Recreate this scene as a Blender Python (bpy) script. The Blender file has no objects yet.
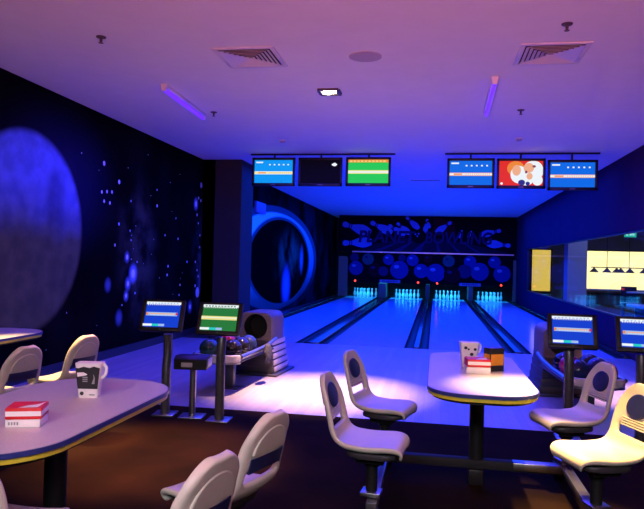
import bpy, bmesh, math, random
from math import pi, sin, cos, radians as R
from mathutils import Vector, Matrix, Euler
random.seed(7)
sc = bpy.context.scene
col = sc.collection

# ------------------------------------------------------------------ materials
def mat(name, c, rough=.5, metal=0, spec=.5, emis=None, estr=0, var=.12, vscale=30, bump=0):
    m = bpy.data.materials.new(name); m.use_nodes = True
    nt = m.node_tree; b = nt.nodes['Principled BSDF']
    b.inputs['Roughness'].default_value = rough
    b.inputs['Metallic'].default_value = metal
    b.inputs['Specular IOR Level'].default_value = spec
    tc = nt.nodes.new('ShaderNodeTexCoord')
    nz = nt.nodes.new('ShaderNodeTexNoise'); nz.inputs['Scale'].default_value = vscale; nz.inputs['Detail'].default_value = 4
    nt.links.new(tc.outputs['Object'], nz.inputs['Vector'])
    rp = nt.nodes.new('ShaderNodeValToRGB')
    rp.color_ramp.elements[0].position = .3; rp.color_ramp.elements[1].position = .7
    rp.color_ramp.elements[0].color = [max(0, x*(1-var)) for x in c[:3]] + [1]
    rp.color_ramp.elements[1].color = [min(1, x*(1+var)) for x in c[:3]] + [1]
    nt.links.new(nz.outputs['Fac'], rp.inputs['Fac'])
    nt.links.new(rp.outputs['Color'], b.inputs['Base Color'])
    if emis:
        b.inputs['Emission Color'].default_value = list(emis[:3]) + [1]; b.inputs['Emission Strength'].default_value = estr
    if bump:
        bp = nt.nodes.new('ShaderNodeBump'); bp.inputs['Strength'].default_value = bump; bp.inputs['Distance'].default_value = .004
        nt.links.new(nz.outputs['Fac'], bp.inputs['Height']); nt.links.new(bp.outputs['Normal'], b.inputs['Normal'])
    return m

def screen_mat(name, c, s=1.0):
    return mat(name, (.005, .005, .005), rough=.35, spec=.03, emis=c, estr=s, var=.05)

M = {}
M['ceiling'] = mat('ceiling_paint', (.72, .70, .70), .9, spec=.2, var=.02, vscale=4)
M['wall'] = mat('wall_paint', (.13, .13, .17), .75, spec=.2, var=.04, vscale=3)
M['wall_right'] = mat('right_wall_paint', (.045, .02, .055), .9, spec=0, var=.04, vscale=3)
M['pillar'] = mat('pillar_paint', (.03, .03, .028), .8, spec=.2, var=.05, vscale=3)
M['dark'] = mat('matt_black', (.012, .012, .014), .7, spec=.25)
M['black'] = mat('satin_black', (.009, .009, .010), .45, spec=.25)
M['trim'] = mat('dark_trim', (.02, .02, .026), .5)
M['steel'] = mat('brushed_steel', (.36, .36, .35), .35, metal=1, vscale=80)
M['darksteel'] = mat('painted_steel', (.10, .10, .11), .35, metal=.6)
M['chrome'] = mat('chrome', (.75, .75, .76), .12, metal=1, var=.03)
M['plastic'] = mat('moulded_plastic', (.50, .475, .40), .42, var=.03, vscale=60)
M['pan'] = mat('seat_pan_black', (.02, .02, .022), .5)
M['navy'] = mat('navy_plastic', (.012, .016, .075), .4)
M['laminate'] = mat('speckled_laminate', (.46, .43, .45), .38, var=.10, vscale=160)
M['edge_blue'] = mat('edge_blue', (.02, .03, .17), .4)
M['edge_yellow'] = mat('edge_yellow', (.55, .47, .03), .4)
M['capping'] = mat('gloss_capping', (.02, .022, .028), .22, spec=.35)
M['gutter'] = mat('gutter_black', (.006, .006, .009), .5, spec=.12)
M['hood'] = mat('hood_taupe', (.15, .12, .095), .5)
M['hood_light'] = mat('hood_side_light', (.55, .50, .46), .45)
M['hood_dark'] = mat('hood_body_dark', (.05, .045, .045), .5)
M['white'] = mat('white_plastic', (.8, .8, .78), .4, var=.02)
M['card_white'] = mat('card_white', (.8, .78, .74), .6, var=.03)
M['card_red'] = mat('card_red', (.62, .015, .02), .45, var=.05)
M['card_black'] = mat('card_black', (.015, .015, .016), .5)
M['card_amber'] = mat('card_amber', (.75, .30, .02), .5, var=.1, vscale=20)
M['card_grey'] = mat('card_grey', (.3, .3, .3), .6)
M['pin'] = mat('pin_white', (.8, .84, .84), .25, var=.02)
M['pin_red'] = mat('pin_stripe', (.5, .02, .02), .3)
M['fixture'] = mat('fixture_white', (.68, .66, .62), .5, var=.03)
M['vent'] = mat('vent_enamel', (.6, .58, .58), .5, var=.03)
M['brown'] = mat('fixture_dark', (.06, .04, .035), .5)
M['grille'] = mat('grille_grey', (.42, .36, .38), .7, var=.2, vscale=300)
M['uv'] = mat('uv_tube', (.2, .1, .6), .3, emis=(.10, .012, 1.0), estr=1.6)
M['spotglow'] = mat('spot_lamp', (.9, .9, .8), .3, emis=(1, .86, .66), estr=30)
M['red_led'] = mat('red_led', (.5, .02, .02), .3, emis=(1, .05, .02), estr=3)
M['exit'] = mat('exit_sign_green', (.02, .2, .14), .4, emis=(.02, .55, .36), estr=1.0)
M['exit_white'] = mat('exit_sign_white', (.6, .8, .7), .4, emis=(.35, .85, .65), estr=1.0)
M['yellow_panel'] = mat('backlit_yellow', (.3, .25, .1), .6, emis=(1, .84, .34), estr=2.0, var=.05, vscale=2)
M['amber_panel'] = mat('backlit_amber', (.3, .22, .06), .6, emis=(1, .68, .10), estr=1.0, var=.05, vscale=2)
M['cloth_blue'] = mat('billiard_cloth', (.02, .16, .55), .8)
M['wood'] = mat('dark_wood', (.16, .08, .035), .4, var=.3, vscale=12)
M['m_black'] = mat('mural_black', (.005, .005, .007), .8, spec=0)
M['m_blue'] = mat('mural_pin_blue', (.09, .18, .55), .8, spec=0)
M['m_deep'] = mat('mural_deep_blue', (.018, .02, .09), .8, spec=0)
M['m_purple'] = mat('mural_purple', (.035, .012, .06), .8, spec=0)
M['m_red'] = mat('mural_dark_red', (.05, .006, .012), .8, spec=0)
M['m_ball'] = mat('mural_ball_blue', (.012, .035, .20), .8, spec=0)
M['m_green'] = mat('mural_ball_green', (.02, .09, .10), .8, spec=0)
M['m_hi'] = mat('mural_highlight', (.12, .2, .5), .8, spec=0)
M['m_grey'] = mat('mural_lane_grey', (.012, .012, .03), .8, spec=0)
M['strip'] = mat('alu_strip', (.55, .5, .46), .3, metal=.5)
M['panel_beige'] = mat('panel_beige', (.22, .15, .08), .6)
M['sign_lilac'] = mat('sign_lilac', (.16, .15, .35), .5)
M['teal_ball'] = mat('ball_teal', (.025, .10, .06), .12, var=.15, vscale=12)
M['black_ball'] = mat('ball_black', (.012, .012, .016), .1, var=.15, vscale=12)
M['navy_ball'] = mat('ball_navy', (.02, .03, .09), .12, var=.15, vscale=12)
M['red_ball'] = mat('ball_red', (.42, .02, .035), .12, var=.15, vscale=12)
M['pink_ball'] = mat('ball_pink', (.5, .03, .10), .12, var=.15, vscale=12)
M['hole'] = mat('finger_hole', (.004, .004, .004), .8)
M['cloth_dark'] = mat('dark_cloth', (.03, .03, .045), .9, var=.4, vscale=40)
# screens
M['s_blue'] = screen_mat('screen_blue', (.004, .13, .72), 1.1)
M['s_cyan'] = screen_mat('screen_azure', (.004, .28, .84), 1.1)
M['s_kblue'] = screen_mat('screen_royal', (.006, .05, .62), 1.0)
M['s_green'] = screen_mat('screen_green', (.02, .58, .10), 1.0)
M['s_kgreen'] = screen_mat('screen_leaf', (.02, .19, .045), 1.0)
M['s_dark'] = screen_mat('screen_off', (.001, .001, .002), 1.0)
M['s_white'] = screen_mat('screen_white', (.85, .9, .95), 1.0)
M['s_yellow'] = screen_mat('screen_pale_yellow', (.85, .78, .28), 1.0)
M['s_peach'] = screen_mat('screen_peach', (.85, .42, .25), 1.0)
M['s_red'] = screen_mat('screen_red', (.75, .03, .02), 1.0)
M['s_orange'] = screen_mat('screen_orange', (.85, .25, .04), 1.0)
M['s_teal'] = screen_mat('screen_teal', (.02, .6, .55), 1.0)
M['s_pale'] = screen_mat('screen_pale_blue', (.35, .5, .85), 1.0)
M['s_maroon'] = screen_mat('screen_maroon', (.25, .05, .10), 1.0)
M['s_navy'] = screen_mat('screen_navy', (.03, .03, .25), 1.0)

def planks(name, c, rough, scale, bumpy=.1, contrast=.12, mortar=.6):
    m = bpy.data.materials.new(name); m.use_nodes = True
    nt = m.node_tree; b = nt.nodes['Principled BSDF']; b.inputs['Roughness'].default_value = rough; b.inputs['Specular IOR Level'].default_value = .3
    tc = nt.nodes.new('ShaderNodeTexCoord'); mp = nt.nodes.new('ShaderNodeMapping')
    mp.inputs['Rotation'].default_value = (0, 0, pi/2)
    br = nt.nodes.new('ShaderNodeTexBrick')
    br.inputs['Scale'].default_value = 1; br.inputs['Brick Width'].default_value = scale[1]; br.inputs['Row Height'].default_value = scale[0]
    br.inputs['Mortar Size'].default_value = .0016; br.inputs['Mortar Smooth'].default_value = .3
    br.inputs['Color1'].default_value = [x*(1-contrast) for x in c] + [1]
    br.inputs['Color2'].default_value = [min(1, x*(1+contrast)) for x in c] + [1]
    br.inputs['Mortar'].default_value = [x*mortar for x in c] + [1]
    nt.links.new(tc.outputs['Object'], mp.inputs['Vector']); nt.links.new(mp.outputs['Vector'], br.inputs['Vector'])
    nz = nt.nodes.new('ShaderNodeTexNoise'); nz.inputs['Scale'].default_value = 14; nz.inputs['Detail'].default_value = 5
    nt.links.new(mp.outputs['Vector'], nz.inputs['Vector'])
    mx = nt.nodes.new('ShaderNodeMix'); mx.data_type = 'RGBA'; mx.blend_type = 'MULTIPLY'; mx.inputs[0].default_value = .25
    nt.links.new(br.outputs['Color'], mx.inputs[6]); nt.links.new(nz.outputs['Color'], mx.inputs[7])
    nt.links.new(mx.outputs[2], b.inputs['Base Color'])
    return m
M['approach'] = planks('approach_maple', (.37, .33, .40), .32, (.08, 1.6))
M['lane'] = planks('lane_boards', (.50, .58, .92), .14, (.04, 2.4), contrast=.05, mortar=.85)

def carpet():
    m = bpy.data.materials.new('carpet'); m.use_nodes = True
    nt = m.node_tree; b = nt.nodes['Principled BSDF']; b.inputs['Roughness'].default_value = .95; b.inputs['Specular IOR Level'].default_value = .03
    tc = nt.nodes.new('ShaderNodeTexCoord')
    n1 = nt.nodes.new('ShaderNodeTexNoise'); n1.inputs['Scale'].default_value = 260; n1.inputs['Detail'].default_value = 3
    n2 = nt.nodes.new('ShaderNodeTexNoise'); n2.inputs['Scale'].default_value = 2.2; n2.inputs['Detail'].default_value = 4
    for n in (n1, n2): nt.links.new(tc.outputs['Object'], n.inputs['Vector'])
    ad = nt.nodes.new('ShaderNodeMath'); ad.operation = 'ADD'
    nt.links.new(n1.outputs['Fac'], ad.inputs[0]); nt.links.new(n2.outputs['Fac'], ad.inputs[1])
    rp = nt.nodes.new('ShaderNodeValToRGB')
    rp.color_ramp.elements[0].position = .35; rp.color_ramp.elements[0].color = (.005, .0035, .002, 1)
    rp.color_ramp.elements[1].position = .75; rp.color_ramp.elements[1].color = (.024, .0105, .005, 1)
    hf = nt.nodes.new('ShaderNodeMath'); hf.operation = 'MULTIPLY'; hf.inputs[1].default_value = .5
    nt.links.new(ad.outputs[0], hf.inputs[0]); nt.links.new(hf.outputs[0], rp.inputs['Fac'])
    nt.links.new(rp.outputs['Color'], b.inputs['Base Color'])
    bp = nt.nodes.new('ShaderNodeBump'); bp.inputs['Strength'].default_value = .5; bp.inputs['Distance'].default_value = .004
    nt.links.new(n1.outputs['Fac'], bp.inputs['Height']); nt.links.new(bp.outputs['Normal'], b.inputs['Normal'])
    return m
M['carpet'] = carpet()

class NG:
    """small helper for shader math on world-space wall coordinates"""
    def __init__(s, name):
        s.m = bpy.data.materials.new(name); s.m.use_nodes = True; s.nt = s.m.node_tree
        s.b = s.nt.nodes['Principled BSDF']
        tc = s.nt.nodes.new('ShaderNodeTexCoord'); sp = s.nt.nodes.new('ShaderNodeSeparateXYZ')
        s.nt.links.new(tc.outputs['Object'], sp.inputs[0])
        s.vec = tc.outputs['Object']; s.X, s.Y, s.Z = sp.outputs
    def op(s, o, a, b=None, clamp=False):
        n = s.nt.nodes.new('ShaderNodeMath'); n.operation = o; n.use_clamp = clamp
        for i, v in enumerate((a, b)):
            if v is None: continue
            if isinstance(v, (int, float)): n.inputs[i].default_value = v
            else: s.nt.links.new(v, n.inputs[i])
        return n.outputs[0]
    def dist(s, cy, cz, ry=1, rz=1):
        a = s.op('DIVIDE', s.op('SUBTRACT', s.Y, cy), ry); b = s.op('DIVIDE', s.op('SUBTRACT', s.Z, cz), rz)
        return s.op('SQRT', s.op('ADD', s.op('MULTIPLY', a, a), s.op('MULTIPLY', b, b)))
    def ramp(s, v, a, b, lo=0., hi=1.):
        n = s.nt.nodes.new('ShaderNodeMapRange'); n.interpolation_type = 'SMOOTHSTEP'
        n.inputs[1].default_value = a; n.inputs[2].default_value = b; n.inputs[3].default_value = lo; n.inputs[4].default_value = hi
        s.nt.links.new(v, n.inputs[0]); return n.outputs[0]
    def noise(s, scale, detail=4):
        n = s.nt.nodes.new('ShaderNodeTexNoise'); n.inputs['Scale'].default_value = scale; n.inputs['Detail'].default_value = detail
        s.nt.links.new(s.vec, n.inputs['Vector']); return n.outputs['Fac']
    def mix(s, f, a, b, mode='MIX'):
        n = s.nt.nodes.new('ShaderNodeMix'); n.data_type = 'RGBA'; n.blend_type = mode
        for i, v in ((0, f), (6, a), (7, b)):
            if isinstance(v, (int, float)): n.inputs[i].default_value = v
            elif isinstance(v, tuple): n.inputs[i].default_value = list(v) + [1]
            else: s.nt.links.new(v, n.inputs[i])
        return n.outputs[2]
    def done(s, c, rough=.6):
        s.nt.links.new(c, s.b.inputs['Base Color']); s.b.inputs['Roughness'].default_value = rough
        s.b.inputs['Specular IOR Level'].default_value = 0; return s.m

def space_mural():
    g = NG('space_mural')
    c = g.mix(g.ramp(g.noise(1.1), .35, .8), (.003, .003, .004), (.008, .008, .010))
    neb = g.op('MULTIPLY', g.ramp(g.dist(9.3, 1.5, .9, 1.5), 1, .1), g.ramp(g.noise(2.2), .35, .7))
    c = g.mix(neb, c, (.06, .062, .05), 'ADD')
    neb2 = g.op('MULTIPLY', g.ramp(g.dist(12.2, 1.4, .8, 1.5), 1, .1), g.ramp(g.noise(2.6), .35, .65))
    c = g.mix(neb2, c, (.05, .09, .12), 'ADD')
    halo = g.ramp(g.dist(7.1, 2.35, 1.6, 1.2), 1, .1)
    c = g.mix(halo, c, (.008, .010, .05), 'ADD')
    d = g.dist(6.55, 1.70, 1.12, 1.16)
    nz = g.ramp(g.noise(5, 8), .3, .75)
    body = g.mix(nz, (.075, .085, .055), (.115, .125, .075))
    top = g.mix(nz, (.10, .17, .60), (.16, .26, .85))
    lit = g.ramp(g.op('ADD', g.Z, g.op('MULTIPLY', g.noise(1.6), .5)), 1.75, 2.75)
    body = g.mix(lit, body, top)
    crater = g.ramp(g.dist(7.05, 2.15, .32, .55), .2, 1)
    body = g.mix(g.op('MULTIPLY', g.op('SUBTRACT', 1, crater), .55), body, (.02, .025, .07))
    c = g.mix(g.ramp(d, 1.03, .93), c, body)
    for cy, cz, r, k in ((9.14, 1.19, .17, 1.), (12.33, .79, .24, .9), (11.65, 2.49, .14, .8), (12.34, 2.88, .14, .9), (8.98, 1.04, .12, .6),
                         (8.38, 1.04, .12, .3), (8.73, .55, .14, .3), (11.49, .53, .14, .4), (8.93, 1.44, .1, .5), (8.93, .86, .1, .5), (12.1, 1.0, .35, .25)):
        e = g.op('MULTIPLY', g.ramp(g.dist(cy, cz, r, r*1.15), 1, .15), k)
        c = g.mix(e, c, (.35, .5, .95))
    return g.done(c)
M['space'] = space_mural()
M['star'] = mat('mural_star', (.85, .88, .95), .5)

def portal_mural():
    g = NG('portal_mural')
    c = g.mix(g.ramp(g.noise(.9), .4, .75), (.002, .003, .004), (.010, .016, .022))
    band = g.ramp(g.noise(.5), .45, .62)
    c = g.mix(g.op('MULTIPLY', band, .5), c, (.008, .03, .05))
    ib = g.mix(g.op('MULTIPLY', g.ramp(g.dist(18.6, 1.5, 2.2, 1.1), 1, .1), g.ramp(g.noise(1.3), .35, .7)), (.001, .002, .003), (.02, .16, .11))
    ib = g.mix(g.ramp(g.dist(18.3, .7, .75, .8), 1, .05), ib, (.10, .25, .7))
    ib = g.mix(g.ramp(g.dist(20.4, 1.5, .4, .6), 1, .1), ib, (.02, .25, .4))
    fade = g.ramp(g.Z, .3, 2.0, .10, 1.)
    c = g.mix(g.op('MULTIPLY', g.ramp(g.dist(17.65, 1.43, 5.45, 1.53), 1.0, .975), fade), c, (.012, .10, .14))
    rg = g.mix(g.ramp(g.Y, 22.5, 14), (.12, .42, .62), (.30, .95, 1.))
    c = g.mix(g.op('MULTIPLY', g.ramp(g.dist(17.65, 1.43, 4.95, 1.36), 1.0, .96), fade), c, rg)
    c = g.mix(g.ramp(g.dist(17.95, 1.43, 3.75, 1.25), 1.03, .98), c, (.012, .10, .12))
    c = g.mix(g.ramp(g.dist(17.95, 1.42, 3.6, 1.20), 1.0, .97), c, ib)
    return g.done(c, .55)
M['portal'] = portal_mural()

def glass_mat():
    m = bpy.data.materials.new('window_glass'); m.use_nodes = True
    nt = m.node_tree; nt.nodes.remove(nt.nodes['Principled BSDF']); out = nt.nodes['Material Output']
    t = nt.nodes.new('ShaderNodeBsdfTransparent'); t.inputs[0].default_value = (.93, .95, 1, 1)
    g = nt.nodes.new('ShaderNodeBsdfGlossy'); g.inputs['Roughness'].default_value = .03
    f = nt.nodes.new('ShaderNodeFresnel'); f.inputs[0].default_value = 1.45
    k = nt.nodes.new('ShaderNodeMath'); k.operation = 'MULTIPLY'; k.inputs[1].default_value = .22
    nt.links.new(f.outputs[0], k.inputs[0])
    mx = nt.nodes.new('ShaderNodeMixShader'); nt.links.new(k.outputs[0], mx.inputs[0]); nt.links.new(t.outputs[0], mx.inputs[1]); nt.links.new(g.outputs[0], mx.inputs[2])
    nt.links.new(mx.outputs[0], out.inputs[0]); return m
M['glass'] = glass_mat()

# ------------------------------------------------------------------ mesh builder
class MB:
    def __init__(s): s.bm = bmesh.new(); s.mats = []
    def mi(s, m):
        if isinstance(m, str): m = M[m]
        if m not in s.mats: s.mats.append(m)
        return s.mats.index(m)
    def faces(s, vs, fs, m):
        k = s.mi(m); v = [s.bm.verts.new(p) for p in vs]; out = []
        for f in fs:
            try: q = s.bm.faces.new([v[i] for i in f])
            except ValueError: continue
            q.material_index = k; out.append(q)
        return out
    def box(s, c, d, m, rot=(0, 0, 0), bevel=0, seg=2):
        x, y, z = d[0]/2, d[1]/2, d[2]/2
        T = Matrix.Translation(c) @ Euler(rot).to_matrix().to_4x4()
        vs = [T @ Vector(p) for p in ((-x,-y,-z),(x,-y,-z),(x,y,-z),(-x,y,-z),(-x,-y,z),(x,-y,z),(x,y,z),(-x,y,z))]
        q = s.faces(vs, ((3,2,1,0),(4,5,6,7),(0,1,5,4),(1,2,6,5),(2,3,7,6),(3,0,4,7)), m)
        if bevel:
            es = list({e for f in q for e in f.edges})
            r = bmesh.ops.bevel(s.bm, geom=es, offset=bevel, segments=seg, affect='EDGES', profile=.5, clamp_overlap=True)
            k = s.mi(m)
            for f in r['faces']: f.material_index = k
        return s
    def span(s, a, b, m, bevel=0):
        return s.box([(a[i]+b[i])/2 for i in range(3)], [abs(b[i]-a[i]) for i in range(3)], m, bevel=bevel)
    def ring_stack(s, rings, m, cap=True):
        n = len(rings[0]); k = s.mi(m)
        V = [[s.bm.verts.new(p) for p in r] for r in rings]
        for a, b in zip(V, V[1:]):
            for i in range(n):
                j = (i+1) % n
                f = s.bm.faces.new((a[i], a[j], b[j], b[i])); f.material_index = k
        if cap:
            f = s.bm.faces.new(V[0][::-1]); f.material_index = k
            f = s.bm.faces.new(V[-1]); f.material_index = k
        return s
    def tube(s, pts, r, m, n=12):
        pts = [Vector(p) for p in pts]; rs = r if isinstance(r, (list, tuple)) else [r]*len(pts)
        rings = []; u = None
        for i, p in enumerate(pts):
            t = (pts[min(i+1, len(pts)-1)] - pts[max(i-1, 0)]).normalized()
            if u is None: u = t.orthogonal().normalized()
            else: u = (u - t*u.dot(t)).normalized()
            w = t.cross(u)
            rings.append([p + rs[i]*(cos(2*pi*k/n)*u + sin(2*pi*k/n)*w) for k in range(n)])
        return s.ring_stack(rings, m)
    def lathe(s, prof, c, m, n=24, cap=True):
        return s.ring_stack([[Vector((c[0]+r*cos(2*pi*k/n), c[1]+r*sin(2*pi*k/n), c[2]+z)) for k in range(n)] for r, z in prof], m, cap)
    def prism(s, pts, z0, z1, m, T=None, bevel=0):
        T = T or Matrix()
        n = len(pts)
        vs = [T @ Vector((x, y, z0)) for x, y in pts] + [T @ Vector((x, y, z1)) for x, y in pts]
        fs = [tuple(range(n))[::-1], tuple(range(n, 2*n))] + [(i, (i+1) % n, n+(i+1) % n, n+i) for i in range(n)]
        q = s.faces(vs, fs, m)
        if bevel:
            es = list({e for f in q[:2] for e in f.edges})
            r = bmesh.ops.bevel(s.bm, geom=es, offset=bevel, segments=2, affect='EDGES', profile=.5, clamp_overlap=True)
        return s
    def sphere(s, c, r, m, u=24, v=14):
        T = Matrix.Translation(c)
        k = s.mi(m); r_ = bmesh.ops.create_uvsphere(s.bm, u_segments=u, v_segments=v, radius=r, matrix=T)
        for f in {f for w in r_['verts'] for f in w.link_faces}: f.material_index = k
        return s
    def build(s, name, parent=None, smooth=.7, recalc=True):
        me = bpy.data.meshes.new(name)
        if recalc: bmesh.ops.recalc_face_normals(s.bm, faces=s.bm.faces)
        s.bm.to_mesh(me); s.bm.free()
        for m in s.mats: me.materials.append(m)
        if smooth:
            me.polygons.foreach_set('use_smooth', [True]*len(me.polygons)); me.set_sharp_from_angle(angle=smooth)
        o = bpy.data.objects.new(name, me); col.objects.link(o)
        if parent: o.parent = parent
        return o

def tag(o, label=None, cat=None, group=None, kind=None):
    for k, v in (('label', label), ('category', cat), ('group', group), ('kind', kind)):
        if v: o[k] = v
    return o
def thing(name, label, cat, loc=(0, 0, 0), rz=0, group=None):
    o = bpy.data.objects.new(name, None); col.objects.link(o)
    o.location = loc; o.rotation_euler = (0, 0, rz); o.empty_display_size = .1
    return tag(o, label, cat, group)
def struct(mb, name, parent=None, smooth=.5):
    o = mb.build(name, parent, smooth)
    if not parent: o['kind'] = 'structure'
    return o
def kids(o): return [c for c in bpy.data.objects if c.parent == o]
def copy_tree(o, parent=None):
    c = o.copy(); col.objects.link(c)
    if parent: c.parent = parent
    for ch in kids(o): copy_tree(ch, c)
    return c
def dup(o, loc, rz=0, label=None, group=None):
    c = copy_tree(o); c.location = loc; c.rotation_euler = (0, 0, rz)
    if label: c['label'] = label
    if group: c['group'] = group
    return c
def rrect(x0, x1, y0, y1, r, n=8):
    p = []
    for cx, cy, a in ((x1-r, y1-r, 0), (x0+r, y1-r, 90), (x0+r, y0+r, 180), (x1-r, y0+r, 270)):
        for i in range(n+1):
            t = R(a + 90*i/n); p.append((cx + r*cos(t), cy + r*sin(t)))
    return p

# ------------------------------------------------------------------ camera
cam = bpy.data.cameras.new('camera'); co = bpy.data.objects.new('camera', cam); col.objects.link(co); sc.camera = co
cam.sensor_fit = 'HORIZONTAL'; cam.sensor_width = 36; cam.lens = 640/644*36; cam.clip_start = .05; cam.clip_end = 200
W = Matrix(((0.9842966730529373, -0.02366503864278053, 0.1749286293405253),
            (0.17459839051033027, -0.015383118106637029, -0.9845195588247698),
            (0.02598964116953885, 0.9996015834438005, -0.011009674315148977)))
co.matrix_world = Matrix.Translation((0, 0, 1.45)) @ W.to_4x4()

# ------------------------------------------------------------------ setting
XL, XP, XR = -4.55, -4.3, 3.15
YE, YF, YM, YB = 5.95, 11.1, 26.3, 27.8
HC = 3.4
struct(MB().span((XL-.15, -2.6, -.2), (9.2, YE, 0), 'carpet'), 'floor')
struct(MB().span((XL-.15, YE, -.2), (XR+.12, YF, 0), 'approach'), 'floor_approach')
struct(MB().span((XL-.15, YF, -.3), (XR+.12, YB+.2, -.12), 'dark'), 'floor_understructure')
struct(MB().span((XL-.15, YF, -.12), (-4.05, YB, .005), 'trim'), 'floor_side')
struct(MB().span((XR+.12, YE, -.2), (9.2, 28.2, 0), 'carpet'), 'floor_games')
struct(MB().span((XL-.2, -2.6, HC), (9.2, 28.2, HC+.15), 'ceiling'), 'ceiling')
struct(MB().span((XL-.2, -2.75, 0), (9.2, -2.6, HC), 'wall'), 'wall_rear')
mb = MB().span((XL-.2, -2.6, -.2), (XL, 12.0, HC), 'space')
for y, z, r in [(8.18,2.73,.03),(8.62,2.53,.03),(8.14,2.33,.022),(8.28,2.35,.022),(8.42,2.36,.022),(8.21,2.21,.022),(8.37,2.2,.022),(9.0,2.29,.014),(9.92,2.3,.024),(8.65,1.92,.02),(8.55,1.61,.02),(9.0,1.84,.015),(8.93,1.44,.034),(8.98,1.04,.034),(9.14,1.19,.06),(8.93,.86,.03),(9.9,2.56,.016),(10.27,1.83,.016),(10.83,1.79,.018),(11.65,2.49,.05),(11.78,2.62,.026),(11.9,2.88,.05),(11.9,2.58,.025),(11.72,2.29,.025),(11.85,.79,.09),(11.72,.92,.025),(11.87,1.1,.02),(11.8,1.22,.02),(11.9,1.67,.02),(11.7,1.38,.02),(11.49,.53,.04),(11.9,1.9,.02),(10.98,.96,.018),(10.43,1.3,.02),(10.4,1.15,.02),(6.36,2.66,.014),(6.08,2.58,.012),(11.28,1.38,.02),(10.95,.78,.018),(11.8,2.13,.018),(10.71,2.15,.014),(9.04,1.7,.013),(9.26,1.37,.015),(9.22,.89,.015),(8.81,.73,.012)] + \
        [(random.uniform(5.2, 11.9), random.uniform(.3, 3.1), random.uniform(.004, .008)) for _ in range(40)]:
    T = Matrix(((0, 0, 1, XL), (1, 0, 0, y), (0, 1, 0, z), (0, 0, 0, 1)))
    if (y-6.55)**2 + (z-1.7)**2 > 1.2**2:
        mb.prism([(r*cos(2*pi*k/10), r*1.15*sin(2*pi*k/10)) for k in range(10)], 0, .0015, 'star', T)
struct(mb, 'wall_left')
struct(MB().span((XL, 4.0, 0), (XL+.02, 12.0, .12), 'trim'), 'baseboard_left')
struct(MB().span((XP-.45, 12.0, 0), (XP, YB, HC), 'portal'), 'wall_lanes_left')
struct(MB().span((XL, 12.0, 0), (-3.76, 12.8, HC), 'pillar'), 'wall_pillar')
struct(MB().span((XL-.2, YB, -.2), (XR+.12, YB+.15, HC), 'dark'), 'wall_back')
# right wall with the long window opening
y0, y1, z0, z1 = 6.6, 23.4, .60, 2.09
w = MB()
w.span((XR, -2.6, 0), (XR+.12, y0, HC), 'wall_right').span((XR, y1, 0), (XR+.12, YB, HC), 'wall_right')
w.span((XR, y0, 0), (XR+.12, y1, z0), 'wall_right').span((XR, y0, z1), (XR+.12, y1, HC), 'wall_right')
struct(w, 'wall_right')
wf = MB()
wf.span((XR+.02, y0, z0), (XR+.10, y1, z0+.03), 'trim').span((XR+.02, y0, z1-.03), (XR+.10, y1, z1), 'trim')
for y in (y0+.015, y1-.015): wf.span((XR+.02, y-.015, z0), (XR+.10, y+.015, z1), 'trim')
win = struct(wf, 'window_1')
for a, b in ((y0+.03, 12.3), (12.3, 17.9), (17.9, y1-.03)):
    MB().span((XR+.055, a, z0+.03), (XR+.063, b-.006, z1-.03), 'glass').build('pane', win)
# games room behind the glass
struct(MB().span((XR+.12, 27.6, 0), (9.2, 27.8, HC), 'wall'), 'wall_games_back')
struct(MB().span((9.2, -2.6, 0), (9.35, 27.8, HC), 'wall'), 'wall_games_right')
struct(MB().span((4.25, 22.0, 0), (4.85, 22.6, HC), 'ceiling'), 'wall_games_pillar')

# ------------------------------------------------------------------ lanes
lane_x = [(-3.70, -2.42), (-1.83, -.50), (-.08, 1.20), (1.62, 2.92)]
LL = ['leftmost bowling lane, along the portal mural wall', 'second bowling lane from the left, glossy and lit blue', 'third bowling lane from the left, behind the right-hand table', 'rightmost bowling lane, along the window wall']
for (a, b), l in zip(lane_x, LL):
    o = MB().span((a, YF, -.12), (b, YB-.05, 0), 'lane').build('bowling_lane')
    tag(o, l, 'bowling lane', 'bowling lanes')
def gutter(x0, x1, label):
    n = 8; vs = []; fs = []
    for j, y in enumerate((YF, YB-.1)):
        for i in range(n+1):
            t = pi*i/n; vs.append(((x0+x1)/2 - (x1-x0)/2*cos(t), y, -.07*sin(t)-.004))
        vs.append((x1, y, -.118)); vs.append((x0, y, -.118))
    k = n+3
    for i in range(k): fs.append((i, (i+1) % k, k+(i+1) % k, k+i))
    fs += [tuple(range(k))[::-1], tuple(range(k, 2*k))]
    mb = MB(); mb.faces(vs, fs, 'gutter')
    o = mb.build('gutter', smooth=.9)
    return tag(o, label, 'gutter', 'lane gutters')
gut = [(-3.86, -3.70, 'black gutter on the far left of the leftmost lane'), (-2.42, -2.26, 'black gutter right of the leftmost lane'), (-1.99, -1.83, 'black gutter left of the second lane'),
       (-.50, -.335, 'black gutter right of the second lane'), (-.245, -.08, 'black gutter left of the third lane'), (1.20, 1.345, 'black gutter right of the third lane'),
       (1.475, 1.62, 'black gutter left of the rightmost lane'), (2.92, 3.05, 'black gutter between the rightmost lane and the window wall')]
for g in gut: gutter(*g)
cap = [(-4.05, -3.86, 'dark raised capping along the portal mural wall'), (-2.26, -1.99, 'wide glossy capping between first and second lane from the left'),
       (-.335, -.245, 'narrow glossy capping between the two middle lanes'), (1.345, 1.475, 'glossy capping between third and fourth lane from the left'),
       (3.05, 3.145, 'dark capping along the window wall')]
for a, b, l in cap:
    h = .05 if a < -3 or a > 3 else .025
    m = MB(); m.box(((a+b)/2, (YF+YB)/2-.05, (h-.12)/2), (b-a, YB-YF-.1, h+.12), 'capping', bevel=.012)
    tag(m.build('lane_capping'), l, 'lane capping', 'lane cappings')

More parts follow.
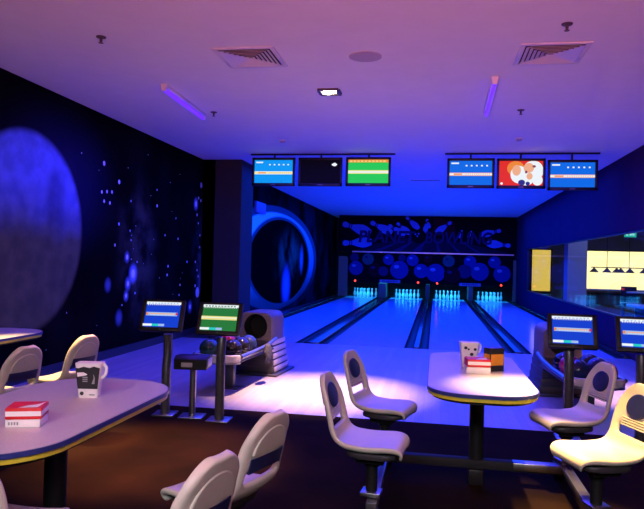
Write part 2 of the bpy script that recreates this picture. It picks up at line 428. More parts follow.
# pins
def make_pin():
    prof = [(.025, 0), (.029, .008), (.042, .06), (.0605, .114), (.056, .16), (.040, .21), (.0245, .254), (.0228, .275), (.0285, .31), (.0322, .343), (.028, .365), (.016, .378), (.004, .381)]
    t = thing('bowling_pin', 'x', 'bowling pin')
    MB().lathe(prof, (0, 0, 0), 'pin', 20).build('body', t, 1.2)
    MB().lathe([(.0262, .246), (.0258, .256), (.0258, .258), (.0262, .247)][:3], (0, 0, 0), 'pin_red', 20, False).build('neck_stripe', t, 1.2)
    return t
pin0 = make_pin(); first = True
pin_cx = [-2.93, -1.15, .52, 2.24]
nm = ['leftmost', 'second', 'third', 'rightmost']
rown = {0: 'front pin', 1: 'second-row pin', 2: 'third-row pin', 3: 'back-row pin'}
sl = {1: [''], 2: ['on the left', 'on the right'], 3: ['on the left', 'in the middle', 'on the right'], 4: ['far left', 'centre left', 'centre right', 'far right']}
for li, cx in enumerate(pin_cx):
    for r in range(4):
        for k in range(r+1):
            loc = (cx + (k - r/2)*.305, 26.55 + r*.264, 0)
            lab = f'white bowling pin, {rown[r]} {sl[r+1][k]} of the {nm[li]} lane'.replace('  ', ' ')
            grp = f'pins of the {nm[li]} lane'
            if first: pin0.location = loc; tag(pin0, lab, 'bowling pin', grp); first = False
            else: dup(pin0, loc, 0, lab, grp)
# kickback partitions between the pin decks
for a, b, l in ((-2.30, -1.98, 'grey partition between the first and second pin decks'), (-.37, -.22, 'narrow dark partition between the two middle pin decks'), (1.32, 1.50, 'grey partition between the third and fourth pin decks')):
    m = MB().span((a, YM+.05, .026), (b, YB-.06, .62), 'hood' if b-a > .16 else 'hood_dark', bevel=.008)
    tag(m.build('pin_deck_partition'), l, 'partition', 'pin deck partitions')
# masking units (pin-fall murals)
def pinpoly(hx, hz, bx, bz):
    L = math.hypot(bx-hx, bz-hz); dx, dz = (bx-hx)/L, (bz-hz)/L
    pr = [(0, .10), (.02, .19), (.06, .26), (.12, .27), (.19, .20), (.27, .18), (.36, .24), (.5, .38), (.66, .5), (.8, .47), (.92, .36), (1, .26)]
    k = L*.36
    a = [(hx+dx*t*L - dz*w*k, hz+dz*t*L + dx*w*k) for t, w in pr]; b = [(hx+dx*t*L + dz*w*k, hz+dz*t*L - dx*w*k) for t, w in pr]
    return a + b[::-1]
def mural_T(y): return Matrix(((1, 0, 0, 0), (0, 0, 1, y), (0, 1, 0, 0), (0, 0, 0, 1)))   # (x,z) polygon lying in the plane Y=y
ell = lambda cx, cz, a, b, n=28: [(cx+a*cos(2*pi*i/n), cz+b*sin(2*pi*i/n)) for i in range(n)]
def text_polys(body, size):
    cu = bpy.data.curves.new('lettering', 'FONT'); cu.body = body; cu.size = size; cu.align_x = 'CENTER'; cu.fill_mode = 'FRONT'
    return cu
def add_text(mb, body, size, cx, cz, y, m, sx=1, off=0, shear=0):
    cu = text_polys(body, size); cu.offset = off; cu.shear = shear
    o = bpy.data.objects.new('lettering', cu); col.objects.link(o)
    me = bpy.data.meshes.new_from_object(o.evaluated_get(bpy.context.evaluated_depsgraph_get()))
    vs = [(cx + v.co.x*sx, y, cz + v.co.y) for v in me.vertices]
    mb.faces(vs, [tuple(p.vertices) for p in me.polygons], m)
    bpy.data.objects.remove(o); bpy.data.curves.remove(cu); bpy.data.meshes.remove(me)
um = MB().span((-3.98, YM, 1.93), (XR-.01, YM+.08, HC), 'm_black')
um.prism([(-3.3, 1.94), (3.0, 1.94), (1.6, 2.25), (.2, 2.5), (-1.2, 2.5), (-2.4, 2.25)], -.003, 0, 'm_grey', mural_T(YM))
um.prism([(-.2, 2.6), (.8, 2.62), (.7, 3.2), (-.1, 3.36)], -.0035, 0, 'm_red', mural_T(YM))
for i, x in enumerate((-2.3, -1.5, -.7, .1, .9, 1.7)):
    um.prism([(x-.25+.2*(x > 0), 1.95), (x+.1, 1.95), (x*.6, 2.38), (x*.6-.05, 2.38)], -.005, 0, 'm_deep', mural_T(YM))
for i, p in enumerate([(-3.83,3.05,-2.65,2.68),(-3.81,2.24,-2.6,2.31),(-2.67,3.13,-1.78,2.69),(-1.93,3.02,-1.25,2.62),(-1.59,3.11,-1.05,2.67),(-1.22,3.36,-.7,2.88),(-.37,3.29,-.45,2.72),(.59,3.18,-.01,2.73),(1.02,2.86,.91,2.54),(2.53,2.87,1.76,2.68),(2.91,2.27,2.0,2.34),(-.4,3.29,-.26,2.92),(1.39,2.83,1.26,2.55)]):
    um.prism(pinpoly(*p), -.006-.0015*i, 0, 'm_blue', mural_T(YM))
    L = math.hypot(p[2]-p[0], p[3]-p[1]); dx, dz = (p[2]-p[0])/L, (p[3]-p[1])/L
    for t in (.24, .31):
        cx, cz = p[0]+dx*t*L, p[1]+dz*t*L; wv = L*.36*.2
        um.prism([(cx-dz*wv-dx*.02, cz+dx*wv-dz*.02), (cx+dz*wv-dx*.02, cz-dx*wv-dz*.02), (cx+dz*wv+dx*.02, cz-dx*wv+dz*.02), (cx-dz*wv+dx*.02, cz+dx*wv+dz*.02)], -.007-.0015*i, 0, 'm_purple', mural_T(YM))
for body, cx, sz in (('PLANET', -2.02, .66), ('BOWLING', .86, .66)):
    add_text(um, body, sz, cx, 2.31, YM-.030, 'm_purple', .98 if len(body) == 6 else .86, .022, .12)
    add_text(um, body, sz, cx, 2.31, YM-.034, 'm_deep', .98 if len(body) == 6 else .86, 0, .12)
um.prism(ell(-.69, 2.57, .30, .28), -.032, 0, 'm_black', mural_T(YM))
for x, z in ((-.83, 2.66), (-.75, 2.58), (-.70, 2.68)): um.prism(ell(x, z, .035, .035, 12), -.034, 0, 'm_blue', mural_T(YM))
o = um.build('masking_panel', smooth=0); tag(o, 'upper black lane panel printed with flying pins and big outlined lettering', 'masking panel')
tag(MB().span((-3.4, YM-.06, 1.876), (3.05, YM+.08, 1.924), 'strip').build('ledge_strip'), 'thin pale metal ledge below the lettered pin panel', 'ledge')
lm = MB().span((-3.55, YM, .66), (3.05, YM+.08, 1.87), 'm_black')
BL = [(-3.23,1.22,.29,'m_ball'),(-2.44,1.16,.29,'m_red'),(-1.45,1.19,.37,'m_ball'),(-.57,1.17,.29,'m_ball'),(-1.9,1.60,.22,'m_ball'),(-2.74,1.60,.24,'m_green'),(-.92,1.60,.24,'m_ball'),(.01,1.11,.37,'m_ball'),(.66,1.04,.33,'m_red'),(1.74,1.2,.36,'m_ball'),(2.61,1.14,.33,'m_ball'),(1.36,1.60,.24,'m_ball'),(.52,1.60,.24,'m_green'),(2.31,1.60,.24,'m_ball'),(-2.1,1.12,.2,'m_deep'),(1.15,1.2,.28,'m_deep'),(-3.3,1.66,.18,'m_deep'),(-1.35,1.68,.15,'m_deep'),(-.3,1.66,.18,'m_red')]
for i, (x, z, r, m) in enumerate(sorted(BL, key=lambda b: -b[1])):
    lm.prism(ell(x, z, r, r), -.004-.002*i, 0, m, mural_T(YM))
    lm.prism(ell(x-.3*r, z+.35*r, r*.3, r*.2, 14), -.005-.002*i, 0, 'm_hi' if m == 'm_ball' else 'm_deep', mural_T(YM))
lower_panel = o = lm.build('masking_panel', smooth=0); tag(o, 'lower lane panel printed with a row of coloured bowling balls, above the pins', 'masking panel')
for x, z, l in ((-1.82, .715, 'narrow lilac sign strip above the first and second pin decks'), (1.38, .675, 'narrow lilac sign strip above the third and fourth pin decks')):
    s = MB().span((x-.42, YM-.03, z-.06), (x+.42, YM-.002, z+.06), 'sign_lilac', bevel=.004)
    for k in range(9): s.span((x-.30+k*.07, YM-.034, z-.025), (x-.26+k*.07, YM-.029, z+.02+.012*(k % 3 == 0)), 'm_deep')
    tag(s.build('sign_strip', smooth=0), l, 'sign', 'lane sign strips')
for x, z, l in ((-3.25, .70, 'red lamp above the left side of the leftmost pin deck'), (-.68, .70, 'red lamp above the right side of the second pin deck'), (.08, .69, 'red lamp above the left side of the third pin deck'), (2.58, .69, 'red lamp above the right side of the rightmost pin deck')):
    t = MB().lathe([(.05, 0), (.05, .05), (.038, .054)], (0, 0, 0), 'black', 16).build('indicator_lamp', lower_panel)
    t['label'] = l; t.location = (x, YM, z); t.rotation_euler = (pi/2, 0, 0)
    MB().sphere((0, 0, .056), .042, 'red_led', 14, 8).build('lens', t)
for a, b, m, l in ((-3.95, -3.57, 'panel_beige', 'tall beige side panel left of the ball mural'), (3.03, 3.14, 'panel_beige', 'slim beige side panel right of the ball mural')):
    T = mural_T(YM-.10)
    pts = [(a, .06), (b, .06)] + [(b-.12*min(1, (b-a)/.3)*(1-cos(R(90*i/6))) , 1.60+.10*sin(R(90*i/6))) for i in range(7)] + [(a, 1.70)]
    tag(MB().prism(pts, -.0, .09, m, T).build('side_panel'), l, 'panel', 'side panels of the pin decks')

# ------------------------------------------------------------------ ceiling fittings
def make_vent():
    t = thing('ceiling_vent', 'square ceiling air vent on the left, above the left console', 'vent', (-1.80, 5.92, HC), 0, 'square ceiling vents')
    f = MB()
    for a, b, z in ((.30, .255, -.012),):
        for s in (-1, 1):
            f.span((-a, s*b, z), (a, s*a, 0), 'vent', bevel=.003); f.span((s*b, -b, z), (s*a, b, 0), 'vent', bevel=.003)
    f.build('frame', t)
    MB().span((-.25, -.25, -.002), (.25, .25, 0), 'black').build('plenum', t)
    for k in range(6):
        a = .245-.038*k; b = a-.034; L = MB()
        vs = []
        for r, z in ((a, -.020), (b, -.004), (b, -.002), (a, -.018)):
            vs += [(-r, -r, z), (r, -r, z), (r, r, z), (-r, r, z)]
        fs = []
        for q in range(4):
            for i in range(4):
                j = (i+1) % 4; fs.append((q*4+i, q*4+j, ((q+1) % 4)*4+j, ((q+1) % 4)*4+i))
        L.faces(vs, fs, 'vent'); L.build('louvre', t, smooth=0)
    return t
v0 = make_vent(); dup(v0, (.99, 6.08, HC), 0, 'square ceiling air vent on the right, above the right-hand table')
def make_uv():
    t = thing('blacklight_fitting', 'violet blacklight tube on the left of the ceiling', 'light', (-3.09, 7.47, HC), R(3), 'ceiling blacklight tubes')
    MB().box((0, 0, -.018), (.07, 1.48, .036), 'fixture', bevel=.004).build('batten', t)
    for s in (-1, 1): MB().box((0, s*.72, -.052), (.055, .04, .05), 'fixture', bevel=.004).build('end_cap', t)
    MB().tube([(0, -.70, -.065), (0, .70, -.065)], .022, 'uv', 14).build('tube', t)
    return t
u0 = make_uv(); dup(u0, (.57, 7.5, HC), R(-1), 'violet blacklight tube on the right of the ceiling')
t = thing('ceiling_spotlight', 'square recessed ceiling spotlight glowing warm white', 'light', (-1.24, 7.2, HC))
f = MB()
for s in (-1, 1): f.span((-.12, s*.09, -.02), (.12, s*.13, 0), 'brown'); f.span((s*.09, -.09, -.02), (s*.13, .09, 0), 'brown')
f.build('frame', t)
MB().span((-.088, -.088, -.004), (.088, .088, 0), 'black').build('recess', t)
for s in (-1, 1): MB().lathe([(.02, -.022), (.052, -.018), (.056, -.004)], (s*.032, s*-.022, 0), 'spotglow', 16).build('lamp', t)
t = thing('ceiling_speaker', 'flat round grey ceiling speaker grille', 'speaker', (-.70, 6.0, HC))
MB().lathe([(.155, 0), (.155, -.006), (.14, -.010)], (0, 0, 0), 'grille', 32).build('rim', t)
MB().lathe([(.138, -.009), (.09, -.013), (.03, -.014), (.001, -.014)], (0, 0, 0), 'grille', 32, False).build('grille', t)
spr = [((-2.98, 5.24), 'dark ceiling sprinkler at the upper left, nearest the camera on the left'), ((-2.95, 8.1), 'dark ceiling sprinkler beside the left blacklight tube'), ((.99, 5.35), 'dark ceiling sprinkler above the right vent'), ((1.0, 8.25), 'dark ceiling sprinkler beside the right blacklight tube')]
s0 = None
for (x, y), l in spr:
    if s0 is None:
        s0 = t = thing('sprinkler', l, 'sprinkler', (x, y, HC), 0, 'ceiling sprinklers')
        MB().lathe([(.045, 0), (.042, -.008), (.02, -.012)], (0, 0, 0), 'brown', 20).build('rosette', t)
        MB().lathe([(.011, -.008), (.013, -.03), (.009, -.05)], (0, 0, 0), 'brown', 12).build('body', t)
        MB().lathe([(.005, -.05), (.022, -.053), (.022, -.056), (.004, -.058)], (0, 0, 0), 'brown', 16).build('deflector', t)
    else: dup(s0, (x, y, HC), 0, l)
for x, y, l in ((1.2, 10.05, 'round smoke detector on the ceiling before the right bank of screens'), (-2.48, 10.06, 'round smoke detector on the ceiling before the left bank of screens')):
    t = thing('smoke_detector', l, 'smoke detector', (x, y, HC), 0, 'smoke detectors')
    MB().lathe([(.06, 0), (.06, -.012), (.045, -.02)], (0, 0, 0), 'fixture', 24).build('base', t)
    MB().lathe([(.042, -.02), (.042, -.038), (.028, -.048), (.002, -.05)], (0, 0, 0), 'grille', 24).build('sensor', t)

tag(MB().span((XP, 14.75, 2.60), (XP+.07, 15.6, 2.86), 'sign_lilac', bevel=.01).build('wall_box'), 'pale box high on the portal mural wall, above the ring, beside the pillar', 'wall box')
t = thing('slot_vent', 'slim slot air vent in the lane ceiling, between the two screen banks', 'vent', (-.28, 15.0, HC))
MB().span((-.36, -.07, -.012), (.36, .07, 0), 'vent', bevel=.003).build('frame', t)
for k in (-1, 0, 1): MB().span((-.33, k*.035-.009, -.014), (.33, k*.035+.009, -.011), 'black').build('slot', t)
# ------------------------------------------------------------------ overhead screens
def art(w, h, kind):
    """screen picture in the plane y=0 facing -y, centred, as layered flat shapes"""
    m = MB(); lay = [0]
    def rect(x0, x1, z0, z1, c):
        lay[0] += 1; y = -.0004*lay[0]
        m.faces([(x0*w, y, z0*h), (x1*w, y, z0*h), (x1*w, y, z1*h), (x0*w, y, z1*h)], [(0, 1, 2, 3)], c)
    def poly(pts, c):
        lay[0] += 1; y = -.0004*lay[0]
        m.faces([(a*w, y, b*h) for a, b in pts], [tuple(range(len(pts)))], c)
    if kind in ('blue', 'azure', 'green'):
        rect(-.5, .5, -.5, .5, {'blue': 's_blue', 'azure': 's_cyan', 'green': 's_green'}[kind])
        if kind == 'green':
            rect(-.5, .5, .38, .5, 's_orange')
            for k in range(10): rect(-.46+k*.092, -.40+k*.092, .41, .46, 's_yellow')
            rect(-.5, .5, -.10, .05, 's_yellow'); rect(-.5, .5, -.06, .01, 's_white')
        else:
            rect(-.46, -.28, .37, .43, 's_white')
            for k in range(5): rect(-.12+k*.12, -.08+k*.12, .27, .33, 's_white')
            rect(-.5, .5, -.12, .01, 's_white' if kind == 'azure' else 's_peach')
            rect(-.5, .5, -.09, -.02, 's_yellow' if kind == 'azure' else 's_white')
            rect(-.4, -.2, -.08, -.03, 's_orange')
            for k in range(12): rect(-.12+k*.05, -.095+k*.05, -.07, -.04, 's_peach')
    elif kind == 'off':
        rect(-.5, .5, -.5, .5, 's_dark')
        for x, z, r in ((.32, .30, .035), (.36, .33, .04), (.395, .30, .03), (.36, .28, .04)): poly([(x+r*cos(q*pi/6), z+1.3*r*sin(q*pi/6)) for q in range(12)], 's_white')
    elif kind == 'picture':
        rect(-.5, .5, -.5, .5, 's_red')
        blob = lambda cx, cz, a, b, c: poly([(max(-.5, min(.5, cx+a*cos(q*pi/9))), max(-.5, min(.5, cz+b*sin(q*pi/9)))) for q in range(18)], c)
        blob(-.12, .2, .2, .3, 's_orange'); blob(.28, .1, .24, .42, 's_white'); blob(-.05, -.05, .19, .36, 's_white'); blob(-.1, .12, .10, .22, 's_peach')
        blob(.18, .22, .12, .2, 's_peach'); blob(.12, -.3, .16, .2, 's_white'); blob(.38, -.28, .12, .22, 's_white'); blob(.2, -.12, .07, .14, 's_peach')
        blob(.02, -.38, .08, .12, 's_navy'); blob(.12, .05, .03, .06, 's_maroon'); blob(.3, .28, .04, .05, 's_maroon'); blob(-.44, -.42, .03, .05, 's_white')
        blob(.16, -.42, .05, .08, 's_navy')
    elif kind in ('kblue', 'kgreen'):
        rect(-.5, .5, -.5, .5, 's_kblue' if kind == 'kblue' else 's_kgreen')
        rect(-.5, .5, .40, .5, 's_white')
        for k in range(10): rect(-.44+k*.09, -.39+k*.09, .42, .46, 's_pale' if kind == 'kblue' else 's_kgreen')
        for k in range(16): rect(-.46+k*.06, -.44+k*.06, .35, .40, 's_white')
        if kind == 'kblue':
            rect(-.46, .44, -.07, .07, 's_pale'); rect(-.46, -.40, -.05, .05, 's_orange'); rect(-.36, .36, -.01, .03, 's_peach')
            for k in range(18): rect(-.34+k*.04, -.32+k*.04, -.045, -.02, 's_white')
            rect(.40, .45, -.05, .05, 's_red')
        else:
            rect(-.5, .5, -.10, .04, 's_yellow'); rect(-.5, .5, -.03, -.005, 's_white')
        rect(-.5, -.24, -.49, -.40, 's_white'); rect(-.24, -.05, -.49, -.40, 's_teal'); rect(-.05, .12, -.49, -.40, 's_pale')
    return m
def overhead(x, z, kind, label):
    t = thing('overhead_screen', label, 'screen', (x, 11.3, z), 0, 'overhead score screens')
    f = MB(); w, h = .80, .515
    f.box((0, .045, 0), (w-.06, .07, h-.06), 'black', bevel=.01)
    bw = .042
    f.span((-w/2, -.02, h/2-bw), (w/2, .03, h/2), 'black', bevel=.006).span((-w/2, -.02, -h/2), (w/2, .03, -h/2+bw+.012), 'black', bevel=.006)
    for s in (-1, 1): f.span((s*(w/2-bw), -.02, -h/2), (s*w/2, .03, h/2), 'black', bevel=.006)
    f.build('frame', t)
    art(w-2*bw, h-2*bw-.012, kind).build('screen', t, smooth=0, recalc=False).location = (0, .006, .006)
    MB().span((-.045, -.021, -h/2+.016), (.045, -.019, -h/2+.036), 'darksteel').build('badge', t)
    b = MB().tube([(0, .07, h/2-.1), (0, .07, HC-z-.03)], .016, 'black'); b.box((0, .075, .0), (.2, .02, .2), 'black'); b.build('bracket', t)
for x, z, k, l in ((-2.945, 3.06, 'azure', 'overhead screen showing pale blue score sheet, leftmost in the left bank'), (-2.08, 3.06, 'off', 'black overhead screen with a small white cloud mark, middle of the left bank'), (-1.215, 3.065, 'green', 'overhead screen showing a green score sheet with orange header'),
                   (.56, 3.04, 'blue', 'overhead screen with blue score sheet, leftmost in the right bank'), (1.395, 3.035, 'picture', 'overhead screen showing a red and white picture'), (2.23, 3.01, 'blue', 'overhead screen with blue score sheet, rightmost, nearest the right wall')):
    overhead(x, z, k, l)
for a, b, z, l in ((-3.40, -.75, 3.06, 'black ceiling rail carrying the left bank of screens'), (.12, 2.68, 3.03, 'black ceiling rail carrying the right bank of screens')):
    tag(MB().span((a, 11.35, HC-.022), (b, 11.41, HC), 'dark', bevel=.004).build('ceiling_rail'), l, 'rail', 'screen rails')

# ------------------------------------------------------------------ score consoles on posts
def console(loc, rz, kind, label, kink=0.0, dx=0.0):
    t = thing('score_console', label, 'console', loc, rz, 'touch screen score consoles')
    MB().box((0, 0, .008), (.20, .20, .016), 'steel', bevel=.004).build('base_plate', t)
    MB().tube([(0, 0, .012), (0, 0, .42), (0, kink, .55), (0, kink, .62), (0, .02, .74)], .042, 'darksteel', 16).build('pole', t)
    h = MB().box((0, .022, 0), (.40, .045, .305), 'black', bevel=.012, seg=3)
    h.box((0, .055, -.02), (.26, .05, .2), 'black', bevel=.012)
    ho = h.build('monitor', t); ho.location = (dx, -.01, .915); ho.rotation_euler = (R(-24), 0, 0)
    s = art(.325, .245, kind).build('screen', ho, smooth=0, recalc=False); s.location = (0, -.0012, .007)
    bz = MB()
    for sx in (-1, 1): bz.span((sx*.164, -.006, -.135), (sx*.20, .002, .15), 'black', bevel=.002)
    bz.span((-.20, -.006, .131), (.20, .002, .151), 'black', bevel=.002).span((-.20, -.006, -.151), (.20, .002, -.117), 'black', bevel=.002)
    bz.build('bezel', ho)
    MB().lathe([(.005, 0), (.005, .003)], (0, 0, 0), 's_kgreen', 10).build('power_light', ho).location = (.0, -.008, -.136)
console((-2.43, 5.6, 0), R(6), 'kblue', 'blue-screened score console on a post, furthest left', .03, -.05)
console((-1.88, 5.52, 0), R(3), 'kgreen', 'green-screened score console on a post before the left ball return', 0, -.02)
console((1.14, 5.75, 0), R(-3), 'kblue', 'blue-screened score console on a post before the right ball return', 0, .02)
console((1.70, 5.7, 0), R(-6), 'kblue', 'blue-screened score console cut by the right edge of view')
t = thing('control_pedestal', 'short steel pedestal with a dark slanted control box, between two consoles', 'pedestal', (-2.16, 5.58, 0), R(8))
MB().box((0, 0, .007), (.22, .20, .014), 'steel', bevel=.003).build('base_plate', t)
MB().tube([(0, 0, .01), (0, 0, .48)], .03, 'steel', 14).build('pole', t)
b = MB().prism([(-.13, .45), (.08, .45), (.12, .475), (.12, .555), (-.08, .57), (-.13, .54)], -.15, .15, 'black', Matrix(((0, 0, 1, 0), (1, 0, 0, 0), (0, 1, 0, 0), (0, 0, 0, 1))), bevel=.008)
b.build('control_box', t)
MB().box((-.03, -.133, .493), (.10, .008, .04), 'card_grey', bevel=.002).build('label_plate', t)
MB().box((.152, .0, .505), (.006, .17, .07), 'hood_light', bevel=.002).build('end_panel', t)

# ------------------------------------------------------------------ ball returns
def make_return(label):
    t = thing('ball_return', label, 'ball return', (-2.20, 8.15, 0), R(-4), 'ball returns')
    MB().box((0.02, 0, .012), (.60, .78, .024), 'hood_dark', bevel=.006).build('base_plate', t)
    body = MB(); n = 10                                       # lower body tapering upward
    for k in range(5):
        a = .245-.012*k; z = .024+k*.082
        body.box((0, 0, z+.041), (2*a, .64-.012*k, .082), 'hood_dark', bevel=.004)
    body.build('body', t)
    rb = MB()
    for k in range(5):
        a = .245-.012*k; z = .024+k*.082
        rb.box((a+.006, .02, z+.046), (.024, .58-.012*k, .066), 'hood_light', bevel=.01)
    rb.build('ribbed_side', t)
    # upper hood: arched shell with a round mouth facing the bowlers
    def arch(wd, z0, z1, r, n=10):
        p = [(-wd, z0), (wd, z0)]
        for i in range(n+1): a = R(90*i/n); p.append((wd-r+r*cos(a), z1-r+r*sin(a)))
        for i in range(n+1): a = R(90+90*i/n); p.append((-wd+r+r*cos(a), z1-r+r*sin(a)))
        return p
    def even(p, n=56):
        d = [0]
        for a, b in zip(p, p[1:]+p[:1]): d.append(d[-1]+math.hypot(b[0]-a[0], b[1]-a[1]))
        q = p+p[:1]; out = []; k = 0
        for i in range(n):
            t_ = d[-1]*i/n
            while d[k+1] < t_: k += 1
            f = (t_-d[k])/(d[k+1]-d[k]); out.append((q[k][0]+f*(q[k+1][0]-q[k][0]), q[k][1]+f*(q[k+1][1]-q[k][1])))
        return out
    hs = MB(); P = even(arch(.215, .43, .79, .10)); N = len(P)
    hz, hr, yf = .608, .155, -.31
    mouth = []
    for (x, z) in P:
        a = math.atan2(z-hz, x); mouth.append((hr*cos(a), hz+hr*sin(a)))
    rings = [[Vector((x, .30, z)) for x, z in [(a_*.84, .43+(b_-.43)*.75) for a_, b_ in P]], [Vector((x, .18, z)) for x, z in P], [Vector((x, yf+.02, z)) for x, z in P],
             [Vector((x*.96, yf, .61+(z-.61)*.95)) for x, z in P], [Vector((x, yf, z)) for x, z in mouth], [Vector((x, yf+.25, z)) for x, z in mouth]]
    hs.ring_stack(rings[:5], 'hood', False); hs.faces(rings[0], [tuple(range(N))], 'hood')
    hs.build('hood', t, .6)
    th = MB(); th.ring_stack([rings[4], rings[5]], 'hole', False); th.faces(rings[5], [tuple(range(N))], 'hole'); th.build('mouth', t, .6)
    # ball tray
    tr = MB()
    tr.span((-.25, -1.52, .330), (.25, -.30, .352), 'hood_dark', bevel=.006)
    tr.build('tray', t)
    for s in (-1, 1):
        MB().tube([(s*.27, -.30, .47), (s*.27, -.6, .425), (s*.27, -1.0, .405), (s*.27, -1.5, .40)], .024, 'steel', 12).build('side_rail', t)
    lip = MB(); pts = []
    for i in range(15):
        a = R(180+180*i/14); pts.append((.27*cos(a), -1.50+.13*sin(a)))
    inner = [(x*.84, -1.50+(y+1.50)*.62) for x, y in pts]
    lip.prism(pts + inner[::-1], .345, .42, 'hood_light', bevel=.012); lip.prism(pts, .325, .345, 'steel')
    lip.build('front_lip', t)
    lg = MB().box((.03, -1.19, .165), (.11, .07, .33), 'darksteel', bevel=.012); lg.build('leg', t)
    MB().box((.03, -1.19, .006), (.26, .2, .012), 'hood_dark', bevel=.003).build('foot_plate', t)
    return t
br0 = make_return('taupe-hooded ball return rack on the left, behind the two left consoles')
dup(br0, (1.42, 7.92, 0), R(3.5), 'ball return rack on the right, behind the right-hand consoles')
def make_ball(m):
    o = MB().sphere((0, 0, 0), .108, m, 32, 18).build('bowling_ball', smooth=3)
    h = MB()
    for az, el in ((0, 75), (25, 62), (-25, 62)):
        d = Vector((cos(R(az))*cos(R(el)), sin(R(az))*cos(R(el)), sin(R(el))))
        h.tube([d*.100, d*.1085], .013, 'hole', 12)
    h.build('finger_holes', o)
    return o
protos = {}
GB = 'bowling balls in the left rack'; GR = 'bowling balls in the right rack'
zb = .352+.108
for side, x, y, m, g, l in ((0, -.125, -1.44, 'teal_ball', GB, 'dark green bowling ball at the front left of the left rack'),
                      (0, .115, -1.36, 'black_ball', GB, 'black bowling ball at the front right of the left rack'),
                      (0, .115, -1.12, 'black_ball', GB, 'black bowling ball second along the right side of the left rack'),
                      (0, .115, -.88, 'navy_ball', GB, 'dark blue bowling ball, rearmost on the right of the left rack'),
                      (0, -.115, -1.18, 'navy_ball', GB, 'dark blue bowling ball behind the green one in the left rack'),
                      (0, -.115, -.92, 'red_ball', GB, 'red bowling ball among dark ones in the left rack'),
                      (1, -.125, -1.37, 'navy_ball', GR, 'dark blue ball at the front left of the right rack'),
                      (1, .115, -1.43, 'red_ball', GR, 'dark red ball at the front right of the right rack'),
                      (1, -.12, -1.08, 'pink_ball', GR, 'bright pink-red ball, second on the left of the right rack'),
                      (1, .115, -1.18, 'navy_ball', GR, 'dark blue ball behind the red one on the right rack'),
                      (1, -.115, -.84, 'black_ball', GR, 'black ball at the rear left of the right rack'),
                      (1, .115, -.92, 'black_ball', GR, 'black ball at the rear right of the right rack')):
    ox, oy, th_ = ((-2.20, 8.15, R(-4)), (1.42, 7.92, R(3.5)))[side]
    x, y = ox+x*cos(th_)-y*sin(th_), oy+x*sin(th_)+y*cos(th_)
    o = protos.get(m)
    if o is None: o = protos[m] = make_ball(m)
    else: o = copy_tree(o)
    o.location = (x, y, zb); o.rotation_euler = (random.uniform(-.6, .6), random.uniform(-.6, .6), random.uniform(0, 6)); tag(o, l, 'bowling ball', g)
# dark cloth bundled over the right rail of the left rack
cl = MB(); rings = []
for i in range(9):
    t_ = i/8; n = 14; z = .46-.21*t_; r = .05+.035*sin(pi*t_)
    rings.append([Vector((-1.915+r*.5*cos(2*pi*k/n)*(1+.25*sin(3*k+i)), 7.3+r*1.3*sin(2*pi*k/n)*(1+.2*cos(2*k+1.7*i)), z+.012*sin(5*k))) for k in range(n)])
cl.ring_stack(rings, 'cloth_dark'); tag(cl.build('towel', smooth=1.2), 'dark bundled cloth hanging on the right rail of the left ball rack', 'towel')

# ------------------------------------------------------------------ tables
def make_table(loc, w, L, r, label, flabel, col_off=(0, 0), xs=(-.62, .62), extra=None):
    t = thing('table', label, 'table', loc, 0, 'rounded laminate tables')
    P = rrect(-w/2, w/2, -L/2, L/2, r, 12)
    MB().prism(P, .734, .74, 'laminate').build('tabletop', t)
    P2 = [(x*(1+.006/w*2), y*(1+.006/L*2)) for x, y in P]
    MB().prism(P2, .719, .7385, 'edge_blue', bevel=.003).build('blue_edge', t)
    MB().prism(P, .698, .7195, 'edge_yellow', bevel=.004).build('yellow_edge', t)
    MB().prism([(x*.93, y*.97) for x, y in P], .68, .6985, 'dark').build('underside', t)
    cx, cy = col_off
    c = MB().tube([(cx, cy, .166), (cx, cy, .675)], .048, 'black', 20); c.lathe([(.15, .66), (.15, .672), (.05, .672)][:2], (cx, cy, 0), 'black', 24)
    c.build('column', t)
    t.name = 'table'
    t = thing('seat_frame', flabel, 'frame', loc, 0, 'floor frames of table seats')
    b = MB().box((0, cy, .135), (xs[1]-xs[0], .07, .06), 'dark', bevel=.006); b.build('crossbar', t)
    MB().box((cx, cy, .0525), (.10, .10, .105), 'black', bevel=.012).build('foot', t)
    for x in xs:
        MB().box((x, cy-.32, .135), (.06, 1.25, .05), 'darksteel', bevel=.006).build('seat_rail', t)
        MB().box((x, cy-.90, .055), (.07, .07, .11), 'black', bevel=.008).build('foot', t)
        MB().box((x, cy+.26, .055), (.07, .07, .11), 'black', bevel=.008).build('foot', t)
    if extra: MB().box((extra[0], (cy+extra[1])/2, .135), (.06, cy-extra[1], .05), 'darksteel', bevel=.006).build('seat_rail', t); MB().box((extra[0], extra[1]+.05, .055), (.07, .07, .11), 'black', bevel=.008).build('foot', t)
    MB().box((xs[1]-.17, cy-.003, .1415), (.34, .084, .05), 'steel', bevel=.006).build('bar_sleeve', t)
    return t
make_table((.285, 4.48, 0), .625, 1.72, .24, 'oval-ended table on the right, brightly spotlit, before the lanes', 'black floor frame under the spotlit right table and its four chairs', (.01, -.08), xs=(-.595, .585))
make_table((-1.76, 2.72, 0), .75, 1.49, .31, 'long rounded table at the lower left holding a cup and red box', 'black floor frame under the lower left table and its pale chairs', (.125, -.12), xs=(-.70, .83), extra=(.215, -.6))
make_table((-3.87, 4.58, 0), .70, 1.86, .28, 'table end far left, against the planet mural wall', 'black floor frame of the far left table by the planet wall', (0, 0), xs=(-.5, .93))

